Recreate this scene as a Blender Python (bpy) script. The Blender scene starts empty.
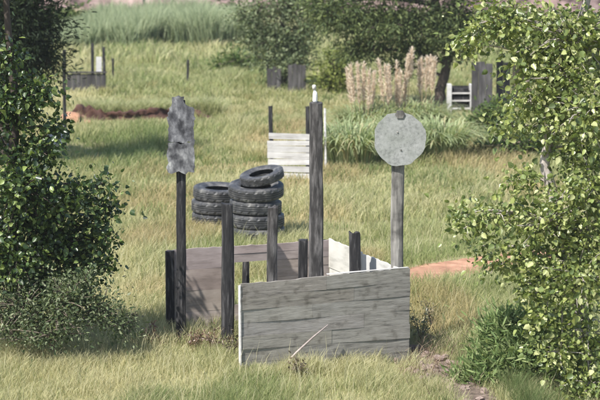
import bpy, math, random
import numpy as np
from mathutils import Vector, Matrix

# ------------------------------------------------------------------ scene, camera, light
SC = bpy.context.scene
COL = SC.collection
random.seed(7)
RNG = np.random.default_rng(7)

H, F, TILT = 6.1, 2000.0, math.atan(304 / 2000)
cam = bpy.data.cameras.new('camera')
cam.sensor_width = 36.0
cam.lens = F / 600 * 36.0
cam.clip_start = 0.5
cam.clip_end = 2000
cam.dof.use_dof = True
cam.dof.focus_distance = 26.6
cam.dof.aperture_fstop = 2.5
cam_o = bpy.data.objects.new('camera', cam)
cam_o.location = (0, 0, H)
cam_o.rotation_euler = (math.pi / 2 - TILT, 0, 0)
COL.objects.link(cam_o)
SC.camera = cam_o

SUN_DIR = Vector((-0.56, -0.54, 0.98)).normalized()
w = bpy.data.worlds.new('World')
SC.world = w
w.use_nodes = True
nt = w.node_tree
bg = nt.nodes['Background']
sky = nt.nodes.new('ShaderNodeTexSky')
sky.sky_type = 'NISHITA'
sky.sun_disc = False
sky.sun_elevation = math.asin(SUN_DIR.z)
sky.sun_rotation = math.atan2(SUN_DIR.x, SUN_DIR.y)
nt.links.new(sky.outputs[0], bg.inputs[0])
bg.inputs[1].default_value = 0.13
sun = bpy.data.lights.new('sun', 'SUN')
sun.energy = 5.0
sun.angle = math.radians(0.5)
sun.color = (1.0, 0.965, 0.91)
sun_o = bpy.data.objects.new('sun', sun)
sun_o.rotation_euler = (-SUN_DIR).to_track_quat('-Z', 'Y').to_euler()
sun_o.location = (-20, -10, 40)
COL.objects.link(sun_o)
SC.view_settings.view_transform = 'Standard'
SC.view_settings.look = 'None'
SC.view_settings.exposure = 0.82
SC.view_settings.gamma = 1.0
SC.view_settings.use_curve_mapping = False
SC.cycles.max_bounces = 6
SC.cycles.transparent_max_bounces = 4


# ------------------------------------------------------------------ helpers
def ray(px, py):
    a, b = (px - 300) / F, -(py - 200) / F
    return Vector((a, math.cos(TILT) + b * math.sin(TILT), -math.sin(TILT) + b * math.cos(TILT)))


def A(px, py, D):
    """point seen at pixel (px, py) at ground distance D"""
    r = ray(px, py)
    return Vector((0, 0, H)) + r * (D / r.y)


def G(px, py):
    """ground point (z = 0) seen at pixel"""
    r = ray(px, py)
    p = Vector((0, 0, H)) + r * (-H / r.z)
    return Vector((p.x, p.y, gz(p.x, p.y)))


_nz = np.random.default_rng(3)
_K = [(_nz.normal(0, 1, 2), _nz.uniform(0, 6.28)) for _ in range(10)]


def fn(x, y, scale, ph=0.0):
    """smooth noise about -1..1"""
    s = 0
    for i, (k, p) in enumerate(_K):
        s = s + np.sin((k[0] * x + k[1] * y) / scale + p + ph * (i + 1))
    return s / 3.2


def gz(x, y):
    far = np.clip((np.asarray(y, float) - 30) / 20, 0, 1)
    near = np.clip((23.5 - np.asarray(y, float)) / 10, 0, 1)
    return (0.10 * far * fn(x, y, 5.0) + 0.03 * far * fn(x, y, 1.6, 1.0)) - 0.25 * near \
        - 0.13 * np.exp(-((np.asarray(x, float) - 1.45) / 0.8) ** 2 - ((np.asarray(y, float) - 25.7) / 1.1) ** 2)


def tag(o, label=None, cat=None, group=None, kind=None):
    if label: o['label'] = label
    if cat: o['category'] = cat
    if group: o['group'] = group
    if kind: o['kind'] = kind
    return o


def empty(name, loc, label, cat, group=None, rz=0.0):
    o = bpy.data.objects.new(name, None)
    o.empty_display_size = 0.1
    o.location = loc
    o.rotation_euler = (0, 0, rz)
    COL.objects.link(o)
    return tag(o, label, cat, group)


def link(name, me, mat, parent=None, loc=None, rz=None):
    o = bpy.data.objects.new(name, me)
    if mat is not None and len(me.materials) == 0:
        me.materials.append(mat)
    COL.objects.link(o)
    if parent is not None:
        o.parent = parent
    if loc is not None: o.location = loc
    if rz is not None: o.rotation_euler = (0, 0, rz)
    return o


def dup(root, loc, rot=None, label=None, group=None, scale=None):
    r = root.copy()
    COL.objects.link(r)
    r.location = loc
    if rot is not None: r.rotation_euler = rot
    if scale is not None: r.scale = scale
    if label: r['label'] = label
    if group: r['group'] = group
    for ch in list(root.children):
        c = ch.copy()
        COL.objects.link(c)
        c.parent = r
        for g in list(ch.children):
            d = g.copy()
            COL.objects.link(d)
            d.parent = c
    return r


def np_mesh(name, V, polys, sizes, col=None, smooth=False):
    """V (n,3); polys flat loop indices; sizes per polygon"""
    me = bpy.data.meshes.new(name)
    V = np.ascontiguousarray(V, dtype=np.float32)
    polys = np.ascontiguousarray(polys, dtype=np.int32)
    sizes = np.ascontiguousarray(sizes, dtype=np.int32)
    me.vertices.add(len(V))
    me.vertices.foreach_set('co', V.ravel())
    me.loops.add(len(polys))
    me.loops.foreach_set('vertex_index', polys)
    me.polygons.add(len(sizes))
    st = np.concatenate([[0], np.cumsum(sizes)[:-1]]).astype(np.int32)
    me.polygons.foreach_set('loop_start', st)
    me.update(calc_edges=True)
    if col is not None:
        a = me.attributes.new('col', 'FLOAT_COLOR', 'POINT')
        c = np.ones((len(V), 4), np.float32)
        c[:, :3] = col
        a.data.foreach_set('color', c.ravel())
    if smooth:
        me.polygons.foreach_set('use_smooth', np.ones(len(sizes), bool))
    me.validate()
    return me


class MB:
    """collects polygons for one mesh"""
    def __init__(s): s.v, s.f, s.c = [], [], []

    def add(s, vs, fs, col=None):
        n = len(s.v)
        s.v += [tuple(v) for v in vs]
        s.f += [[i + n for i in f] for f in fs]
        s.c += [col or (1, 1, 1)] * len(vs)

    def box(s, x0, x1, y0, y1, z0, z1, col=None, jit=0.0):
        vs = [(x, y, z) for z in (z0, z1) for y in (y0, y1) for x in (x0, x1)]
        if jit: vs = [tuple(c + random.uniform(-jit, jit) for c in v) for v in vs]
        s.add(vs, [(0, 2, 3, 1), (4, 5, 7, 6), (0, 1, 5, 4), (2, 6, 7, 3), (0, 4, 6, 2), (1, 3, 7, 5)], col)

    def tube(s, pts, rad, n=6, col=None, cap=True):
        pts = [Vector(p) for p in pts]
        rings = []
        base = len(s.v)
        vs, fs = [], []
        for i, p in enumerate(pts):
            t = (pts[min(i + 1, len(pts) - 1)] - pts[max(i - 1, 0)]).normalized()
            ref = Vector((0, 0, 1)) if abs(t.z) < 0.9 else Vector((1, 0, 0))
            u = t.cross(ref).normalized()
            v = t.cross(u)
            r = rad[i] if hasattr(rad, '__len__') else rad
            for k in range(n):
                a = 2 * math.pi * k / n
                vs.append(p + u * (r * math.cos(a)) + v * (r * math.sin(a)))
        for i in range(len(pts) - 1):
            for k in range(n):
                a, b = i * n + k, i * n + (k + 1) % n
                fs.append((a, a + n, b + n, b))
        if cap:
            fs.append(tuple(range(n)))
            fs.append(tuple(reversed(range((len(pts) - 1) * n, len(pts) * n))))
        s.add(vs, fs, col)

    def mesh(s, name, smooth=False):
        me = bpy.data.meshes.new(name)
        me.from_pydata(s.v, [], s.f)
        a = me.attributes.new('col', 'FLOAT_COLOR', 'POINT')
        c = np.ones((len(s.v), 4), np.float32)
        c[:, :3] = s.c
        a.data.foreach_set('color', c.ravel())
        if smooth: me.polygons.foreach_set('use_smooth', np.ones(len(me.polygons), bool))
        me.update()
        return me

    def build(s, name, mat, parent=None, smooth=False, loc=None, rz=None):
        return link(name, s.mesh(name, smooth), mat, parent, loc, rz)


# ------------------------------------------------------------------ materials
def new_mat(name):
    m = bpy.data.materials.new(name)
    m.use_nodes = True
    t = m.node_tree
    return m, t, t.nodes['Principled BSDF']


def ramp(t, stops):
    r = t.nodes.new('ShaderNodeValToRGB')
    while len(r.color_ramp.elements) < len(stops):
        r.color_ramp.elements.new(0.5)
    for e, (p, c) in zip(r.color_ramp.elements, stops):
        e.position = p
        e.color = (*c, 1)
    return r


def noise_mat(name, stops, scale=6.0, stretch=(1, 1, 1), rough=0.85, bump=0.3, detail=8.0, stops2=None,
              scale2=1.0, mix2=0.5, use_col=False, spec=0.3, dist=0.02):
    m, t, b = new_mat(name)
    N, L = t.nodes, t.links
    tc = N.new('ShaderNodeTexCoord')
    mp = N.new('ShaderNodeMapping')
    mp.inputs['Scale'].default_value = stretch
    L.new(tc.outputs['Object'], mp.inputs[0])
    no = N.new('ShaderNodeTexNoise')
    no.inputs['Scale'].default_value = scale
    no.inputs['Detail'].default_value = detail
    no.inputs['Roughness'].default_value = 0.65
    L.new(mp.outputs[0], no.inputs[0])
    r = ramp(t, stops)
    L.new(no.outputs[0], r.inputs[0])
    out = r.outputs[0]
    if stops2:
        n2 = N.new('ShaderNodeTexNoise')
        n2.inputs['Scale'].default_value = scale2
        n2.inputs['Detail'].default_value = 5
        L.new(tc.outputs['Object'], n2.inputs[0])
        r2 = ramp(t, stops2)
        L.new(n2.outputs[0], r2.inputs[0])
        mx = N.new('ShaderNodeMixRGB')
        mx.blend_type = 'MULTIPLY'
        mx.inputs[0].default_value = mix2
        L.new(out, mx.inputs[1])
        L.new(r2.outputs[0], mx.inputs[2])
        out = mx.outputs[0]
    if use_col:
        at = N.new('ShaderNodeAttribute')
        at.attribute_name = 'col'
        mx = N.new('ShaderNodeMixRGB')
        mx.blend_type = 'MULTIPLY'
        mx.inputs[0].default_value = 1
        L.new(out, mx.inputs[1])
        L.new(at.outputs['Color'], mx.inputs[2])
        out = mx.outputs[0]
    L.new(out, b.inputs['Base Color'])
    b.inputs['Roughness'].default_value = rough
    b.inputs['Specular IOR Level'].default_value = spec
    if bump:
        bp = N.new('ShaderNodeBump')
        bp.inputs['Strength'].default_value = bump
        bp.inputs['Distance'].default_value = dist
        L.new(no.outputs[0], bp.inputs['Height'])
        L.new(bp.outputs[0], b.inputs['Normal'])
    return m


def leaf_mat(name, trans=0.35, rough=0.5, spec=0.35, tmul=(1.25, 1.3, 0.7)):
    m, t, b = new_mat(name)
    N, L = t.nodes, t.links
    at = N.new('ShaderNodeAttribute')
    at.attribute_name = 'col'
    L.new(at.outputs['Color'], b.inputs['Base Color'])
    b.inputs['Roughness'].default_value = rough
    b.inputs['Specular IOR Level'].default_value = spec
    tr = N.new('ShaderNodeBsdfTranslucent')
    mx = N.new('ShaderNodeMixRGB')
    mx.blend_type = 'MULTIPLY'
    mx.inputs[0].default_value = 1
    mx.inputs[2].default_value = (*tmul, 1)
    L.new(at.outputs['Color'], mx.inputs[1])
    L.new(mx.outputs[0], tr.inputs[0])
    ms = N.new('ShaderNodeMixShader')
    ms.inputs[0].default_value = trans
    L.new(b.outputs[0], ms.inputs[1])
    L.new(tr.outputs[0], ms.inputs[2])
    L.new(ms.outputs[0], N['Material Output'].inputs[0])
    return m


M = {}
M['ground'] = noise_mat('meadow_ground', [(0.3, (0.16, 0.15, 0.07)), (0.5, (0.26, 0.235, 0.12)), (0.7, (0.33, 0.28, 0.16))],
                        scale=1.3, bump=0.5, stops2=[(0.35, (0.75, 0.85, 0.7)), (0.65, (1, 1, 1))], scale2=0.25, mix2=0.8)
M['grass'] = leaf_mat('grass_blades', 0.40, 0.6, 0.25, (1.1, 1.1, 0.8))
M['leaf'] = leaf_mat('broad_leaves', 0.32, 0.36, 0.5)
M['dull_leaf'] = leaf_mat('dull_small_leaves', 0.32, 0.65, 0.15)
M['needle'] = leaf_mat('dark_needles', 0.25, 0.6, 0.2)
M['plume'] = leaf_mat('plume_fluff', 0.45, 0.8, 0.1, (1, 1, 1))
M['soil'] = noise_mat('red_soil', [(0.3, (0.22, 0.11, 0.065)), (0.55, (0.38, 0.21, 0.13)), (0.8, (0.50, 0.32, 0.215))], scale=3.5, bump=0.6,
                      stops2=[(0.3, (0.7, 0.7, 0.7)), (0.7, (1, 1, 1))], scale2=0.8)
M['rubble'] = noise_mat('pinkish_rubble_soil', [(0.3, (0.075, 0.055, 0.042)), (0.52, (0.18, 0.135, 0.105)), (0.8, (0.36, 0.29, 0.24))], scale=9, bump=1.0, dist=0.06,
                        stops2=[(0.35, (0.6, 0.6, 0.6)), (0.6, (1, 1, 1))], scale2=2.5)
M['darksoil'] = noise_mat('dark_soil', [(0.3, (0.035, 0.018, 0.014)), (0.55, (0.075, 0.036, 0.026)), (0.8, (0.17, 0.085, 0.055))], scale=3.5, bump=1.0, dist=0.1)
M['berm'] = noise_mat('berm_soil', [(0.38, (0.05, 0.032, 0.03)), (0.5, (0.20, 0.135, 0.12)), (0.68, (0.34, 0.25, 0.225))], scale=0.9, bump=0.8, dist=0.2, stretch=(1, 1, 2))
M['post'] = noise_mat('dark_weathered_post', [(0.32, (0.008, 0.008, 0.009)), (0.52, (0.022, 0.021, 0.022)), (0.72, (0.125, 0.12, 0.117))],
                      scale=24, stretch=(1, 1, 0.10), bump=0.7, rough=0.8, dist=0.012,
                      stops2=[(0.35, (0.55, 0.55, 0.6)), (0.65, (1, 1, 1))], scale2=2.2)
M['paledpost'] = noise_mat('greyed_dark_post', [(0.30, (0.014, 0.013, 0.013)), (0.48, (0.045, 0.042, 0.041)), (0.70, (0.19, 0.18, 0.175))],
                      scale=15, stretch=(1, 1, 0.16), bump=0.9, rough=0.85, dist=0.015, stops2=[(0.38, (0.35, 0.33, 0.32)), (0.6, (1, 1, 1))], scale2=3.5)
M['greypost'] = noise_mat('grey_weathered_post', [(0.3, (0.05, 0.048, 0.045)), (0.46, (0.19, 0.18, 0.165)), (0.7, (0.38, 0.36, 0.33))],
                          scale=18, stretch=(1, 1, 0.07), bump=0.7, rough=0.85, dist=0.012,
                          stops2=[(0.38, (0.3, 0.3, 0.3)), (0.55, (1, 1, 1))], scale2=4.0, mix2=0.9)
M['frontboard'] = noise_mat('grey_weathered_boards', [(0.27, (0.07, 0.066, 0.061)), (0.43, (0.235, 0.222, 0.203)), (0.75, (0.365, 0.348, 0.32))],
                            scale=30, stretch=(0.14, 1, 1), bump=0.7, rough=0.9, dist=0.008, detail=12,
                            stops2=[(0.33, (0.42, 0.40, 0.36)), (0.43, (0.88, 0.87, 0.84)), (0.7, (1, 1, 1))], scale2=7.0, mix2=0.6, use_col=True)
M['pinkboard'] = noise_mat('pink_brown_boards', [(0.27, (0.21, 0.175, 0.155)), (0.5, (0.36, 0.305, 0.28)), (0.75, (0.46, 0.40, 0.37))],
                           scale=18, stretch=(0.1, 1, 0.6), bump=0.5, rough=0.9, dist=0.006,
                           stops2=[(0.35, (0.6, 0.58, 0.58)), (0.62, (1, 1, 1))], scale2=2.5, mix2=0.7, use_col=True)
M['whiteboard'] = noise_mat('white_painted_board', [(0.28, (0.33, 0.32, 0.31)), (0.48, (0.49, 0.48, 0.47)), (0.8, (0.56, 0.55, 0.54))],
                            scale=8, stretch=(0.3, 1, 1), bump=0.25, rough=0.7, dist=0.005,
                            stops2=[(0.3, (0.75, 0.72, 0.68)), (0.55, (1, 1, 1))], scale2=3, use_col=True)
M['slat'] = noise_mat('pale_weathered_slats', [(0.25, (0.28, 0.26, 0.24)), (0.45, (0.52, 0.50, 0.48)), (0.75, (0.70, 0.68, 0.66))],
                      scale=14, stretch=(0.1, 1, 1), bump=0.5, rough=0.85, dist=0.006, use_col=True,
                      stops2=[(0.35, (0.6, 0.58, 0.56)), (0.6, (1, 1, 1))], scale2=3.5)
M['barrier'] = noise_mat('dark_grey_boards', [(0.3, (0.028, 0.026, 0.026)), (0.5, (0.062, 0.058, 0.058)), (0.75, (0.15, 0.142, 0.14))],
                         scale=9, stretch=(1, 1, 0.15), bump=0.5, rough=0.9, use_col=True, dist=0.01,
                         stops2=[(0.35, (0.5, 0.5, 0.5)), (0.6, (1, 1, 1))], scale2=2.2)
M['tan'] = noise_mat('tan_palings', [(0.3, (0.18, 0.12, 0.085)), (0.55, (0.34, 0.25, 0.19)), (0.8, (0.5, 0.4, 0.32))], scale=12,
                     stretch=(1, 1, 0.1), bump=0.5, use_col=True, dist=0.01)
M['target'] = noise_mat('worn_target_board', [(0.32, (0.03, 0.03, 0.035)), (0.47, (0.09, 0.09, 0.098)), (0.60, (0.19, 0.19, 0.20)), (0.76, (0.46, 0.46, 0.44))],
                        scale=9, stretch=(1, 1, 0.6), bump=0.6, rough=0.85, dist=0.01, use_col=True,
                        stops2=[(0.40, (0.25, 0.25, 0.27)), (0.55, (1, 1, 1))], scale2=6.5, mix2=0.85)
M['disc'] = noise_mat('worn_grey_disc', [(0.25, (0.13, 0.135, 0.13)), (0.48, (0.26, 0.265, 0.255)), (0.8, (0.37, 0.375, 0.36))],
                      scale=26, bump=0.25, rough=0.7, dist=0.006, detail=10,
                      stops2=[(0.3, (0.72, 0.75, 0.7)), (0.6, (1, 1, 1))], scale2=4.5, mix2=0.8)
M['rubber'] = noise_mat('sun_greyed_rubber', [(0.32, (0.016, 0.016, 0.017)), (0.52, (0.045, 0.045, 0.047)), (0.72, (0.14, 0.135, 0.125))],
                        scale=6, bump=0.25, rough=0.55, dist=0.01, spec=0.5)
M['bark'] = noise_mat('pale_bark', [(0.3, (0.14, 0.12, 0.10)), (0.5, (0.34, 0.30, 0.27)), (0.75, (0.52, 0.47, 0.43))], scale=12, stretch=(1, 1, 0.3), bump=0.7)
M['darkbark'] = noise_mat('dark_bark', [(0.3, (0.025, 0.02, 0.016)), (0.55, (0.065, 0.05, 0.04)), (0.8, (0.13, 0.10, 0.08))], scale=12, stretch=(1, 1, 0.2), bump=0.8)
M['twig'] = noise_mat('grey_brown_twigs', [(0.3, (0.10, 0.08, 0.06)), (0.7, (0.22, 0.18, 0.14))], scale=20, bump=0.3)
M['rock'] = noise_mat('pinkish_rock', [(0.3, (0.15, 0.105, 0.085)), (0.5, (0.30, 0.225, 0.19)), (0.75, (0.50, 0.42, 0.37))], scale=7, bump=0.8, dist=0.03)
M['whitepeg'] = noise_mat('white_peg_paint', [(0.3, (0.55, 0.53, 0.50)), (0.6, (0.8, 0.79, 0.77))], scale=15, bump=0.2)
M['bluegrey'] = noise_mat('blue_grey_boards', [(0.3, (0.05, 0.065, 0.09)), (0.7, (0.16, 0.19, 0.24))], scale=8, bump=0.4)


# ------------------------------------------------------------------ the setting: ground, path, bank, berm
ys = np.concatenate([np.linspace(-60, 16, 16), np.linspace(18, 70, 150), np.linspace(71, 125, 80), np.linspace(130, 600, 30)])
us = np.linspace(-1, 1, 141)
us = np.sign(us) * np.abs(us) ** 1.5
YY, UU = np.meshgrid(ys, us, indexing='ij')
XX = UU * (25 + np.abs(YY) * 0.9)
ZZ = gz(XX, YY)
V = np.stack([XX, YY, ZZ], -1).reshape(-1, 3)
nr, nc = YY.shape
ii, jj = np.meshgrid(np.arange(nr - 1), np.arange(nc - 1), indexing='ij')
a = (ii * nc + jj).ravel()
Q = np.stack([a, a + 1, a + nc + 1, a + nc], 1)
tag(link('ground', np_mesh('ground', V, Q.ravel(), np.full(len(Q), 4), smooth=True), M['ground']), kind='structure')


def strip(name, pts, widths, mat, n=60, lift=0.02, ragged=0.15):
    """soil sheet following a centre line over the ground, ragged edges"""
    pts = np.array(pts, float)
    t = np.linspace(0, len(pts) - 1, n)
    cx = np.interp(t, np.arange(len(pts)), pts[:, 0])
    cy = np.interp(t, np.arange(len(pts)), pts[:, 1])
    ww = np.interp(t, np.arange(len(pts)), widths)
    tx, ty = np.gradient(cx), np.gradient(cy)
    l = np.hypot(tx, ty)
    nx, ny = -ty / l, tx / l
    m = 9
    vs = []
    for k in range(m):
        s = (k / (m - 1) - 0.5)
        off = s * ww * (1 + ragged * fn(t * 5 + 40 * (s > 0), s * 3, 0.8))
        x, y = cx + nx * off, cy + ny * off
        vs.append(np.stack([x, y, gz(x, y) + lift * (1 - (2 * s) ** 4 * 1.2)], -1))
    vs = np.array(vs)
    i, j = np.meshgrid(np.arange(m - 1), np.arange(n - 1), indexing='ij')
    a = (i * n + j).ravel()
    q = np.stack([a, a + 1, a + n + 1, a + n], 1)[:, ::-1]
    return tag(link(name, np_mesh(name, vs.reshape(-1, 3), q.ravel(), np.full(len(q), 4), smooth=True), mat), kind='structure')


PATH = [(0.6, 31.4), (1.9, 31.9), (2.9, 32.9), (3.8, 33.5), (4.6, 34.0)]
PATHW = [0.9, 1.25, 1.35, 1.2, 0.5]
strip('dirt_path', PATH, PATHW, M['soil'])
BARE = [(1.45, 26.9), (1.75, 25.9), (2.05, 24.7), (2.3, 22.5)]
BAREW = [0.5, 0.8, 0.8, 0.7]
strip('bare_soil', BARE, BAREW, M['rubble'], lift=0.03)


def near_line(x, y, pts, widths):
    d = np.full(np.shape(x), 9e9)
    for (p, q, w0, w1) in zip(pts[:-1], pts[1:], widths[:-1], widths[1:]):
        dx, dy = q[0] - p[0], q[1] - p[1]
        t = np.clip(((x - p[0]) * dx + (y - p[1]) * dy) / (dx * dx + dy * dy), 0, 1)
        d = np.minimum(d, np.hypot(x - p[0] - t * dx, y - p[1] - t * dy) / (0.5 * (w0 + (w1 - w0) * t)))
    return d


# eroded bank: a step with a raw dark face towards the camera
def make_bank():
    x0, x1 = A(66, 118, 55.5).x, A(216, 116, 55.5).x
    n = 90
    xs = np.linspace(x0, x1, n)
    u = np.linspace(0, 1, n)
    h = (0.20 * (1 - u) ** 0.7 + 0.13) * (1 + 0.16 * fn(xs, 0 * xs, 0.35) + 0.14 * fn(xs, 3 + 0 * xs, 0.09)) * np.clip(u * 14, 0.1, 1) * np.clip((1 - u) * 8, 0.05, 1)
    wob = 0.25 * fn(xs, 5 + 0 * xs, 0.4)
    prof = [(-0.35, -0.02), (-0.05, 0.10), (0.06, 0.55), (0.0, 0.90), (0.12, 1.04), (0.5, 0.75), (0.9, 0.3), (1.4, -0.05)]
    vs = []
    for k, (dy, z) in enumerate(prof):
        y = 55.3 + dy * (1 if dy > 0.5 else 0.8) + wob * (1 if k < 6 else 0.5) + 0.09 * fn(xs * 3, k * 1.7 + 0 * xs, 0.4)
        vs.append(np.stack([xs, y, gz(xs, y) + z * h - (0.03 if z < 0 else 0)], -1))
    vs = np.array(vs)
    m = len(prof)
    i, j = np.meshgrid(np.arange(m - 1), np.arange(n - 1), indexing='ij')
    a = (i * n + j).ravel()
    q = np.stack([a, a + 1, a + n + 1, a + n], 1)
    tag(link('soil_bank', np_mesh('soil_bank', vs.reshape(-1, 3), q.ravel(), np.full(len(q), 4)), M['darksoil']), kind='structure')
make_bank()


def lump(n=10, m=14, rx=1, ry=1, rz=1, rough=0.15, seed=0, flat=False):
    r = random.Random(seed)
    ks = [(Vector((r.gauss(0, 1), r.gauss(0, 1), r.gauss(0, 1))) * 2.2, r.uniform(0, 6)) for _ in range(5)]
    vs, fs = [], []
    for i in range(n + 1):
        th = math.pi * i / n
        for j in range(m):
            ph = 2 * math.pi * j / m
            d = Vector((math.sin(th) * math.cos(ph), math.sin(th) * math.sin(ph), math.cos(th)))
            k = 1 + rough * sum(math.sin(kv.dot(d) + p) for kv, p in ks) / 2
            vs.append((d.x * k * rx, d.y * k * ry, d.z * k * rz))
    for i in range(n):
        for j in range(m):
            fs.append((i * m + j, (i + 1) * m + j, (i + 1) * m + (j + 1) % m, i * m + (j + 1) % m))
    mb = MB()
    mb.add(vs, fs)
    return mb


p = G(78, 124)
hp = lump(22, 34, 0.40, 0.5, 0.30, 0.4, 5).build('soil_heap', M['soil'], loc=(p.x, p.y + 0.3, p.z + 0.02), smooth=True)
tag(hp, 'heap of bright orange soil at the left end of the eroded bank', 'soil heap')


# far reddish earth berm closing the view
def make_berm():
    xs = np.linspace(-75, 75, 160)
    prof = [(-3.0, -0.05), (-1.6, 0.35), (0, 0.8), (1.5, 1.0), (3.5, 1.0), (7, 0.4), (10, -0.05)]
    vs = []
    for k, (dy, z) in enumerate(prof):
        hh = 3.6 + 0.6 * fn(xs, 0 * xs + k * 0.7, 3.0) + 0.3 * fn(xs, k + 0 * xs, 0.8)
        y = 103 + dy + 0.8 * fn(xs, k * 0.4 + 0 * xs, 2.2)
        vs.append(np.stack([xs, y, gz(xs, y) + z * hh - 0.05], -1))
    vs = np.array(vs)
    m, n = len(prof), len(xs)
    i, j = np.meshgrid(np.arange(m - 1), np.arange(n - 1), indexing='ij')
    a = (i * n + j).ravel()
    q = np.stack([a, a + 1, a + n + 1, a + n], 1)
    tag(link('earth_berm', np_mesh('earth_berm', vs.reshape(-1, 3), q.ravel(), np.full(len(q), 4), smooth=True), M['berm']), kind='structure')
make_berm()


# ------------------------------------------------------------------ grass
def blades_mesh(name, P, h, wd, az, lean, cb, ct):
    N = len(P)
    side = np.stack([-np.sin(az + 1.2), np.cos(az + 1.2), np.zeros(N)], 1)
    ld = np.stack([np.cos(az), np.sin(az), np.zeros(N)], 1)
    up = np.array([[0, 0, 1.0]])
    hh, ww, le = h[:, None], wd[:, None], lean[:, None]
    b0, b1 = P - side * ww * 0.5, P + side * ww * 0.5
    mid = P + up * hh * 0.6 + ld * hh * le * 0.35
    m0, m1 = mid - side * ww * 0.42, mid + side * ww * 0.42
    tip = P + up * hh * np.sqrt(np.clip(1 - 0.6 * le ** 2, 0.2, 1)) + ld * hh * le
    V = np.stack([b0, b1, m1, m0, tip], 1).reshape(-1, 3)
    o = (np.arange(N) * 5)[:, None]
    loops = (o + np.array([[0, 1, 2, 3, 3, 2, 4]])).ravel()
    sizes = np.tile([4, 3], N)
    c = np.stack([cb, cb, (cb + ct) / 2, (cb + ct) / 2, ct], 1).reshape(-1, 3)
    return np_mesh(name, V, loops, sizes, c)


def fan_points(n, y0, y1, marg=1.25):
    """random ground points over the part of the view between two distances"""
    y = np.sqrt(RNG.uniform(y0 ** 2, y1 ** 2, n))
    x = RNG.uniform(-1, 1, n) * (y * 0.15 * marg + 0.8)
    return x, y


STRAW = np.array([0.50, 0.455, 0.255])
GREEN = np.array([0.22, 0.275, 0.095])
DEEP = np.array([0.11, 0.155, 0.06])
PALE = np.array([0.62, 0.585, 0.40])
OCHRE = np.array([0.50, 0.355, 0.20])
BROWN = np.array([0.25, 0.16, 0.10])


def lerp(a, b, t): return a + (b - a) * np.clip(t, 0, 1)[:, None]


def px_of(x, y): return 300 + x / y * F


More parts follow.
